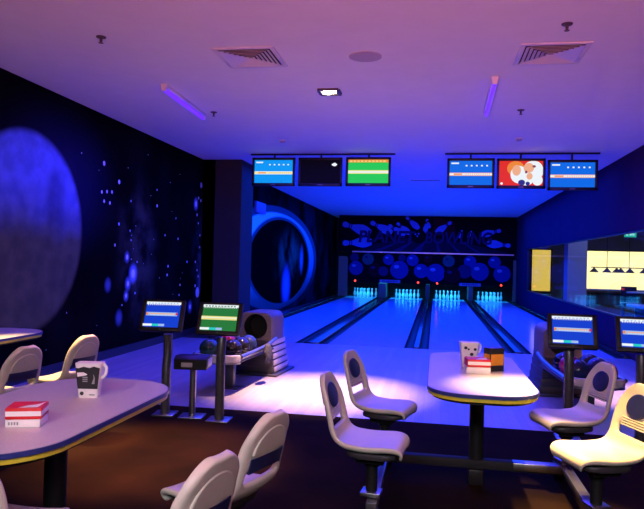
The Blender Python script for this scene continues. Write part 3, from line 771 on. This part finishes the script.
# ------------------------------------------------------------------ chairs
def shell_grid():
    """moulded seat-and-back shell: profile swept along y (front) to z (up)"""
    prof = []                                                       # (y, z, half width)
    for y, z, w in ((.182, .404, .140), (.196, .434, .160), (.180, .461, .175), (.13, .472, .186), (.07, .469, .192), (.01, .464, .193), (-.06, .464, .190), (-.11, .469, .186)):
        prof.append((y, z, w))
    for i in range(1, 5):
        a = R(90*i/5); prof.append((-.11-.105*sin(a), .469+.066*(1-cos(a)), .184-.002*i))
    for z, w in ((.545, .174), (.565, .173), (.60, .172), (.635, .171), (.67, .167), (.71, .160), (.75, .146), (.785, .121), (.812, .086), (.828, .042)):
        h = z-.53; prof.append((-.221-.22*h - .32*h*h, z, w))
    return [(y*.9, z, w) for y, z, w in prof]
def make_chair(label):
    t = thing('swivel_chair', label, 'chair', (0, 0, 0), 0, 'moulded swivel chairs')
    prof = shell_grid(); us = [-1, -.88, -.72, -.45, -.15, .15, .45, .72, .88, 1]
    nb = 12                                                         # first profile index counted as backrest
    bm = bmesh.new()
    def norm(i):
        a = prof[max(i-1, 0)]; b = prof[min(i+1, len(prof)-1)]
        ty, tz = b[0]-a[0], b[1]-a[1]; l = math.hypot(ty, tz); return (tz/l, -ty/l)   # upper/front side normal
    F, B = [], []
    for i, (y, z, w) in enumerate(prof):
        ny, nz = norm(i); fr, bk = [], []
        for u in us:
            dish = .014*(abs(u)**2.2) if 2 <= i <= 17 else .006*u*u
            th = .034 if i > 8 else .036
            if i < 2: th = .02
            rim = abs(u) > .8 or i > len(prof)-4
            inset = 0 if (rim or i < 13) else -.008                 # recessed panel inside the raised rim
            p = Vector((u*w, y+ny*(dish+inset), z+nz*(dish+inset)))
            q = Vector((u*w*(.985), y+ny*dish-ny*th*(.75 if abs(u) > .95 else 1), z+nz*dish-nz*th*(.75 if abs(u) > .95 else 1)))
            fr.append(bm.verts.new(p)); bk.append(bm.verts.new(q))
        F.append(fr); B.append(bk)
    ni, nu = len(prof), len(us)
    # openings: lower slot between rows s0..s1
    def hole(i, k): return 2 <= k <= nu-4 and (12 <= i <= 13)
    isback = lambda i: i >= nb-1
    lay = bm.faces.layers.int.new('part')
    def face(vs, i):
        f = bm.faces.new(vs); f[lay] = 1 if isback(i) else 0
    for i in range(ni-1):
        for k in range(nu-1):
            if hole(i, k): continue
            face((F[i][k], F[i][k+1], F[i+1][k+1], F[i+1][k]), i); face((B[i][k+1], B[i][k], B[i+1][k], B[i+1][k+1]), i)
    for i in range(ni-1):
        face((F[i][0], F[i+1][0], B[i+1][0], B[i][0]), i); face((F[i+1][-1], F[i][-1], B[i][-1], B[i+1][-1]), i)
    for k in range(nu-1):
        face((F[0][k+1], F[0][k], B[0][k], B[0][k+1]), 0); face((F[-1][k], F[-1][k+1], B[-1][k+1], B[-1][k]), ni-1)
    a, b = 12, 14; k0, k1 = 2, nu-3
    for k in range(k0, k1):
        face((F[a][k], F[a][k+1], B[a][k+1], B[a][k]), a); face((F[b][k+1], F[b][k], B[b][k], B[b][k+1]), a)
    for i in range(a, b):
        face((F[i+1][k0], F[i][k0], B[i][k0], B[i+1][k0]), a); face((F[i][k1], F[i+1][k1], B[i+1][k1], B[i][k1]), a)
    bmesh.ops.recalc_face_normals(bm, faces=bm.faces)
    me = bpy.data.meshes.new('shell'); bm.to_mesh(me); bm.free()
    tmp = bpy.data.objects.new('shell', me); col.objects.link(tmp)
    md = tmp.modifiers.new('s', 'SUBSURF'); md.levels = 2; md.render_levels = 2
    full = bpy.data.meshes.new_from_object(tmp.evaluated_get(bpy.context.evaluated_depsgraph_get()))
    bpy.data.objects.remove(tmp)
    for name, flag in (('seat', 0), ('backrest', 1)):
        b2 = bmesh.new(); b2.from_mesh(full); l2 = b2.faces.layers.int.get('part')
        bmesh.ops.delete(b2, geom=[f for f in b2.faces if f[l2] != flag], context='FACES')
        m2 = bpy.data.meshes.new(name); b2.to_mesh(m2); b2.free(); m2.materials.clear(); m2.materials.append(M['plastic'])
        m2.polygons.foreach_set('use_smooth', [True]*len(m2.polygons))
        o = bpy.data.objects.new(name, m2); col.objects.link(o); o.parent = t
    # position and slope on the back at height z
    def bp(z): h = z-.53; return .9*(-.221-.22*h-.32*h*h)
    def on_back(x, z, off): 
        d = .9*(-.22-.64*(z-.53)); l = math.hypot(1, d); return Vector((x, bp(z)+off/l, z-off*d/l))
    def back_patch(pts, o0, o1, m, name):
        mb = MB(); mb.ring_stack([[on_back(x, z, o0) for x, z in pts], [on_back(x, z, (o0+o1)/2+.35*(o1-o0)) for x, z in pts], [on_back(x*.94, .706+(z-.706)*.94 if name == 'back_pad' else z, o1) for x, z in pts]], m)
        return mb.build(name, t, .5)
    oval = []
    for k in range(28):
        a = 2*pi*k/28; oval.append((.090*cos(a), .700+(.070 if sin(a) > 0 else .062)*sin(a)))
    back_patch(oval, -.014, .003, 'navy', 'back_pad')
    rb = MB()
    for k in range(4):
        z = .592+.013*k; rb.tube([on_back(-.10, z, -.005), on_back(0, z, -.005), on_back(.10, z, -.005)], .005, 'plastic', 8)
    rb.build('rib', t)
    strp = [(-.118, .592), (.118, .592), (.118, .655), (-.118, .655)]
    back_patch(strp, -.016, -.0345, 'navy', 'rear_stripe')
    pan = []                                                        # raised arch on the rear of the back
    for i in range(13):
        a = R(180*i/12); pan.append((.116*cos(a), .672+.108*sin(a)))
    mb = MB(); mb.ring_stack([[on_back(x, z, -.020) for x, z in pan], [on_back(x, z, -.034) for x, z in pan], [on_back(x*.96, .672+(z-.672)*.95, -.037) for x, z in pan]], 'plastic'); mb.build('rear_panel', t, .4)
    pn = MB(); pn.prism(rrect(-.165, .165, -.135, .145, .07), .404, .435, 'pan', bevel=.01); pn.build('seat_pan', t)
    MB().tube([(0, -.01, .172), (0, -.01, .365)], .032, 'black', 14).build('stem', t)
    m = MB().box((0, -.01, .385), (.20, .16, .05), 'black', bevel=.01); m.tube([(0, -.01, .33), (0, -.01, .37)], .045, 'black'); m.build('swivel_mount', t)
    m = MB().box((0, -.01, .180), (.11, .11, .022), 'steel', bevel=.004); m.build('stem_flange', t)
    return t
ch0 = make_chair('x'); used = False
for x, y, a, l in ((-.31, 4.46, -104, 'grey swivel chair at the far left of the spotlit right table'),
                   (-.31, 3.56, -95, 'grey swivel chair at the near left of the spotlit right table'),
                   (.865, 4.46, 106, 'swivel chair at the far right of the right table, blue pad in its back'),
                   (.87, 3.66, 109, 'swivel chair lit yellow at the near right of the right table'),
                   (-.915, 2.68, 72, 'pale swivel chair seen from behind at lower centre, whole back showing'),
                   (-.945, 2.06, 73, 'pale swivel chair at the bottom edge, only its back top showing'),
                   (-2.96, 4.72, 77, 'swivel chair beyond the cup, seat facing the planet wall'),
                   (-3.0, 4.02, 77, 'swivel chair beyond the red box, cut by the left edge'),
                   (-1.545, 2.13, 0, 'swivel chair at the near end of the lower left table, just its rim in view')):
    rz = R(a)
    if not used: o = ch0; o.location = (x, y, 0); o.rotation_euler = (0, 0, rz); o['label'] = l; used = True
    else: o = dup(ch0, (x, y, 0), rz, l)

# ------------------------------------------------------------------ table-top things
def cup_stand(loc, rz, label, dots):
    t = thing('cup_stand', label, 'table stand', loc, rz, 'cup-shaped table stands')
    b = MB(); rings = []
    for z, w, d in ((0, .048, .030), (.05, .053, .033), (.12, .060, .037), (.172, .066, .040)):
        rings.append([Vector((x, y, z)) for x, y in rrect(-w, w, -d, d, .014, 4)])
    b.ring_stack(rings, 'card_white'); b.build('body', t, .6)
    h = MB(); pts = [(.055, 0, .158), (.071, 0, .162), (.081, 0, .150), (.080, 0, .122), (.071, 0, .102), (.054, 0, .094)]
    h.tube(pts, .0085, 'card_white', 10); h.build('handle', t, 1.2)
    pr = MB()
    def wd(z): return .048+.018*z/.172
    def yf(z): return -(.030+.010*z/.172)-.0008
    def patch(pts, m, k=0): pr.faces([(x, yf(z)-.0004*k, z) for x, z in pts], [tuple(range(len(pts)))], m)
    if dots:
        for x, z, r in ((-.03, .135, .012), (.012, .09, .013), (.035, .125, .011), (-.01, .125, .008), (.02, .05, .011), (-.025, .07, .008), (.035, .065, .007)):
            patch([(x+r*cos(q*pi/5), z+r*.9*sin(q*pi/5)) for q in range(10)], 'card_black', 1)
    else:
        patch([(-wd(.045)+.004, .045), (wd(.045)-.004, .045), (wd(.155)-.004, .15), (.03, .158), (.01, .150), (-.02, .156), (-.045, .148), (-wd(.155)+.004, .150)], 'card_black', 1)
        patch([(-.05, .105), (-.01, .112), (.0, .118), (-.02, .128), (-.052, .126)], 'card_white', 2)
        for k in range(3): patch([(-.025, .08+.01*k), (.0, .08+.01*k), (.0, .086+.01*k), (-.025, .086+.01*k)], 'card_grey', 2)
        patch([(.02, .07), (.03, .10), (.028, .12), (.036, .10), (.034, .07)], 'card_grey', 2)
        for x, r in ((-.028, .010),): patch([(x+r*cos(q*pi/5), .022+r*sin(q*pi/5)) for q in range(10)], 'card_black', 1)
        patch([(.008, .012), (.036, .012), (.036, .019), (.008, .019)], 'card_grey', 1)
    pr.build('print', t, 0)
    return t
cup_stand((-1.70, 2.98, .74), R(12), 'white cup-shaped stand with black print on the left table', False)
def card_box(loc, rz, name, d, tm, sm, label, art_=0, group=None):
    t = thing(name, label, 'box', loc, rz, group)
    b = MB().box((0, 0, d[2]/2), d, sm, bevel=.002); b.build('carton', t)
    p = MB(); z = d[2]+.0006; w, h = d[0]/2-.001, d[1]/2-.001
    p.faces([(-w, -h, z), (w, -h, z), (w, h, z), (-w, h, z)], [(0, 1, 2, 3)], tm)
    if art_ == 1: p.faces([(-w*.35, -h*.9, z+.0006), (w*.75, -h*.85, z+.0006), (w*.9, h*.75, z+.0006), (w*.55, h*.1, z+.0006), (w*.1, -h*.25, z+.0006)], [(0, 1, 2, 3, 4)], 'card_white')
    if sm == 'card_red':
        y = -d[1]/2-.0006; x = d[0]/2+.0006
        p.faces([(-w, y, d[2]*.28), (w, y, d[2]*.28), (w, y, d[2]*.72), (-w, y, d[2]*.72)], [(0, 1, 2, 3)], 'card_white')
        p.faces([(x, -h, d[2]*.28), (x, h, d[2]*.28), (x, h, d[2]*.72), (x, -h, d[2]*.72)], [(0, 1, 2, 3)], 'card_white')
    elif art_ == 2:
        y = -d[1]/2-.0006
        for k in range(4): p.faces([(-w+.01+k*.011, y, d[2]*.3), (-w+.017+k*.011, y, d[2]*.3), (-w+.017+k*.011, y, d[2]*.7), (-w+.01+k*.011, y, d[2]*.7)], [(0, 1, 2, 3)], 'card_grey')
    p.build('print', t, 0, recalc=False); return t
card_box((-1.665, 2.43, .74), R(18), 'white_box', (.135, .12, .032), 'card_white', 'card_white', 'flat white box under the red box on the left table', 2, 'flat table boxes')
card_box((-1.665, 2.43, .7732), R(20), 'red_box', (.14, .125, .046), 'card_red', 'card_red', 'flat red and white box on top of the white one, left table', 1, 'flat table boxes')
cup_stand((.245, 4.62, .74), R(10), 'white cup-shaped stand with black dots on the spotlit right table', True).scale = (1, 1, 1.0)
card_box((.29, 4.40, .74), R(4), 'white_box', (.155, .14, .04), 'card_white', 'card_white', 'flat white box beside the amber card holder, right table', 0, 'flat table boxes')
card_box((.29, 4.40, .7812), R(8), 'red_box', (.15, .13, .05), 'card_red', 'card_red', 'flat red-topped box on the white one, right table', 1, 'flat table boxes')
t = thing('card_holder', 'upright black and amber card holder beside the red box', 'card holder', (.405, 4.50, .74), R(33))
MB().box((0, 0, .0775), (.115, .075, .155), 'card_black', bevel=.003).build('casing', t)
p = MB()
for ax in range(2):
    q = (lambda u, z: (u*.052, -.0383, z)) if ax == 0 else (lambda u, z: (-.0583, u*.034, z))
    p.faces([q(-1, .040), q(1, .040), q(1, .115), q(-1, .115)], [(0, 1, 2, 3)], 'card_amber')
    p.faces([q(-1, .003), q(1, .003), q(1, .034), q(-1, .034)], [(0, 1, 2, 3)], 'card_black')
p.build('amber_panel', t, 0)

# ------------------------------------------------------------------ games room seen through the glass
for x0, x1, l in ((3.9, 4.68, 'narrow backlit yellow wall panel behind the glass, left of the pillar'), (5.58, 8.9, 'wide backlit yellow wall panel behind the hanging lamps')):
    t = thing('backlit_panel', l, 'wall panel', ((x0+x1)/2, 27.6, .45), 0, 'backlit yellow panels')
    MB().box((0, -.04, .87), (x1-x0, .04, 1.74), 'yellow_panel' if x0 > 5 else 'amber_panel').build('panel', t)
    f = MB()
    for z in (0, 1.74): f.box((0, -.045, z), (x1-x0+.06, .07, .05), 'dark')
    for s in (-1, 1): f.box((s*(x1-x0)/2, -.045, .87), (.05, .07, 1.74), 'dark')
    f.build('frame', t)
t = thing('exit_sign', 'small green lit exit sign hanging behind the glass', 'sign', (4.47, 16.0, 2.21))
MB().box((0, 0, .06), (.26, .04, .125), 'exit', bevel=.004).build('lightbox', t)
a = MB(); a.prism([(-.02, .035), (.06, .035), (.06, .02), (.10, .06), (.06, .10), (.06, .085), (-.02, .085)], -.023, -.02, 'exit_white', mural_T(0)); a.span((-.10, -.023, .03), (-.05, -.02, .095), 'exit_white'); a.build('pictogram', t, 0)
MB().tube([(0, 0, .12), (0, 0, HC-2.21)], .008, 'black', 8).build('hanger', t)
lamp_bar = thing('lamp_bar', 'dark bar of cone lamps hanging before the yellow panel', 'pendant light', (6.1, 23.0, 1.50))
MB().tube([(-.90, 0, 0), (1.1, 0, 0)], .015, 'black', 8).build('bar', lamp_bar)
for x in (-.39, .31): MB().tube([(x, 0, 0), (x, 0, HC-1.5)], .01, 'black', 8).build('suspension_rod', lamp_bar)
for x in (-.80, -.39, -.08, .05, .34, .78):
    s = MB().lathe([(.02, 0), (.03, -.03), (.155, -.17), (.145, -.17), (.02, -.04)], (x, 0, 0), 'brown', 20); s.build('lamp_shade', lamp_bar)
t = thing('billiard_table', 'blue-topped billiard table beyond the glass', 'billiard table', (6.2, 22.8, 0))
MB().box((0, 0, .70), (2.6, 1.4, .10), 'wood', bevel=.02).build('rail_frame', t)
MB().box((0, 0, .752), (2.3, 1.15, .01), 'cloth_blue').build('cloth', t)
for sx in (-1, 1):
    for sy in (-1, 1): MB().box((sx*1.1, sy*.52, .33), (.14, .14, .66), 'wood', bevel=.01).build('leg', t)
t = thing('bar_table', 'high round table with blue-lit top beyond the glass', 'table', (5.1, 17.2, 0))
MB().lathe([(.24, 0), (.24, .02), (.04, .04)], (0, 0, 0), 'steel', 24).build('base', t); MB().tube([(0, 0, .03), (0, 0, .85)], .04, 'steel').build('column', t)
MB().lathe([(.34, .85), (.35, .87), (.34, .89)], (0, 0, 0), 'fixture', 32).build('tabletop', t)
t = thing('counter', 'pale counter ledge below the window, beyond the glass', 'counter', (4.6, 13.4, 0))
MB().box((0, 0, .70), (1.2, 2.2, .05), 'fixture', bevel=.01).build('worktop', t); MB().box((.05, 0, .338), (1.0, 2.0, .676), 'pillar').build('body', t)
for k, (x, y) in enumerate(((5.6, 20.0), (6.5, 19.6), (7.3, 20.3))):
    t = thing('games_chair', ['dark chair before the billiard table, left of three, behind the glass', 'dark chair before the billiard table, middle of three, behind the glass', 'dark chair before the billiard table, right of three, behind the glass'][k], 'chair', (x, y, 0), R(170+20*k), 'chairs beyond the glass')
    MB().box((0, 0, .45), (.44, .44, .05), 'navy', bevel=.01).build('seat', t); MB().box((0, -.21, .72), (.42, .04, .45), 'navy', bevel=.012).build('backrest', t)
    for sx in (-1, 1):
        for sy in (-1, 1): MB().tube([(sx*.18, sy*.18, 0), (sx*.18, sy*.18, .43)], .016, 'steel', 8).build('leg', t)

# ------------------------------------------------------------------ lights
def area(name, loc, size, c, e, rot=(0, 0, 0), sy=None, spread=None):
    l = bpy.data.lights.new(name, 'AREA'); l.energy = e; l.color = c; l.size = size
    if sy: l.shape = 'RECTANGLE'; l.size_y = sy
    if spread: l.spread = spread
    o = bpy.data.objects.new(name, l); col.objects.link(o); o.location = loc; o.rotation_euler = rot; return o
def spot(name, loc, to, c, e, ang, blend=.6, r=.05):
    l = bpy.data.lights.new(name, 'SPOT'); l.energy = e; l.color = c; l.spot_size = R(ang); l.spot_blend = blend; l.shadow_soft_size = r
    o = bpy.data.objects.new(name, l); col.objects.link(o); o.location = loc
    o.rotation_euler = (Vector(to)-Vector(loc)).to_track_quat('-Z', 'Y').to_euler(); return o
BLUE = (.002, .045, 1.0); VIO = (.14, .045, 1.0); WARM = (1, .64, .38)
area('lane_blacklights', (-.4, 18.0, 3.32), 6.4, BLUE, 1500, sy=12)
area('approach_blacklights', (-.5, 9.0, 3.3), 6.0, (.015, .03, 1), 400, sy=3.2)
area('pin_deck_lamps', (-.35, 26.5, 1.2), 6.2, (.02, .50, 1), 120, sy=.2, spread=R(120))
for x in (-3.09, .57): area('blacklight', (x, 7.47, 3.29), .06, VIO, 34, sy=1.4)
spot('approach_spot', (-1.24, 7.2, 3.37), (-1.25, 7.05, 0), (1, .58, .34), 4000, 46, 1)
spot('right_approach_spot', (2.5, 7.4, 3.37), (2.3, 7.9, 0), (1, .52, .42), 2200, 36, 1)
spot('table_spot', (.60, 3.7, 3.37), (.55, 3.92, .7), (1, .60, .28), 1900, 23, 1)
spot('chair_spot', (1.0, 3.2, 3.37), (.88, 3.55, .4), (1, .62, .10), 1600, 24, .8)
spot('left_seat_spot', (-3.6, 4.5, 3.37), (-3.2, 4.65, .45), (1, .62, .2), 1700, 30, .8)
spot('carpet_spot', (-2.3, 4.6, 3.37), (-2.0, 4.4, 0), (1, .42, .16), 2700, 38, 1)
area('added_ceiling_wash', (.3, -2.4, 1.7), 6.0, (1, .25, .45), 350, rot=(R(126), 0, 0), sy=1.0, spread=R(76))  # added pink fill behind the camera to tint the ceiling, no real fitting
area('added_front_fill', (-.2, -1.8, 3.2), 4.0, (.86, .94, 1), 100, rot=(R(44), 0, 0), sy=1.0, spread=R(100))  # added neutral fill from behind the camera, lifts tables and chairs
area('games_room_lamps', (6.2, 20, 3.3), 4, (.3, .4, 1), 140, sy=10)
w = bpy.data.worlds.new('world'); sc.world = w; w.use_nodes = True
w.node_tree.nodes['Background'].inputs[0].default_value = (.02, .015, .03, 1); w.node_tree.nodes['Background'].inputs[1].default_value = .3

vs = sc.view_settings; vs.view_transform = 'Standard'; vs.look = 'None'; vs.gamma = 1; vs.exposure = 0; vs.use_curve_mapping = False
sc.display_settings.display_device = 'sRGB'
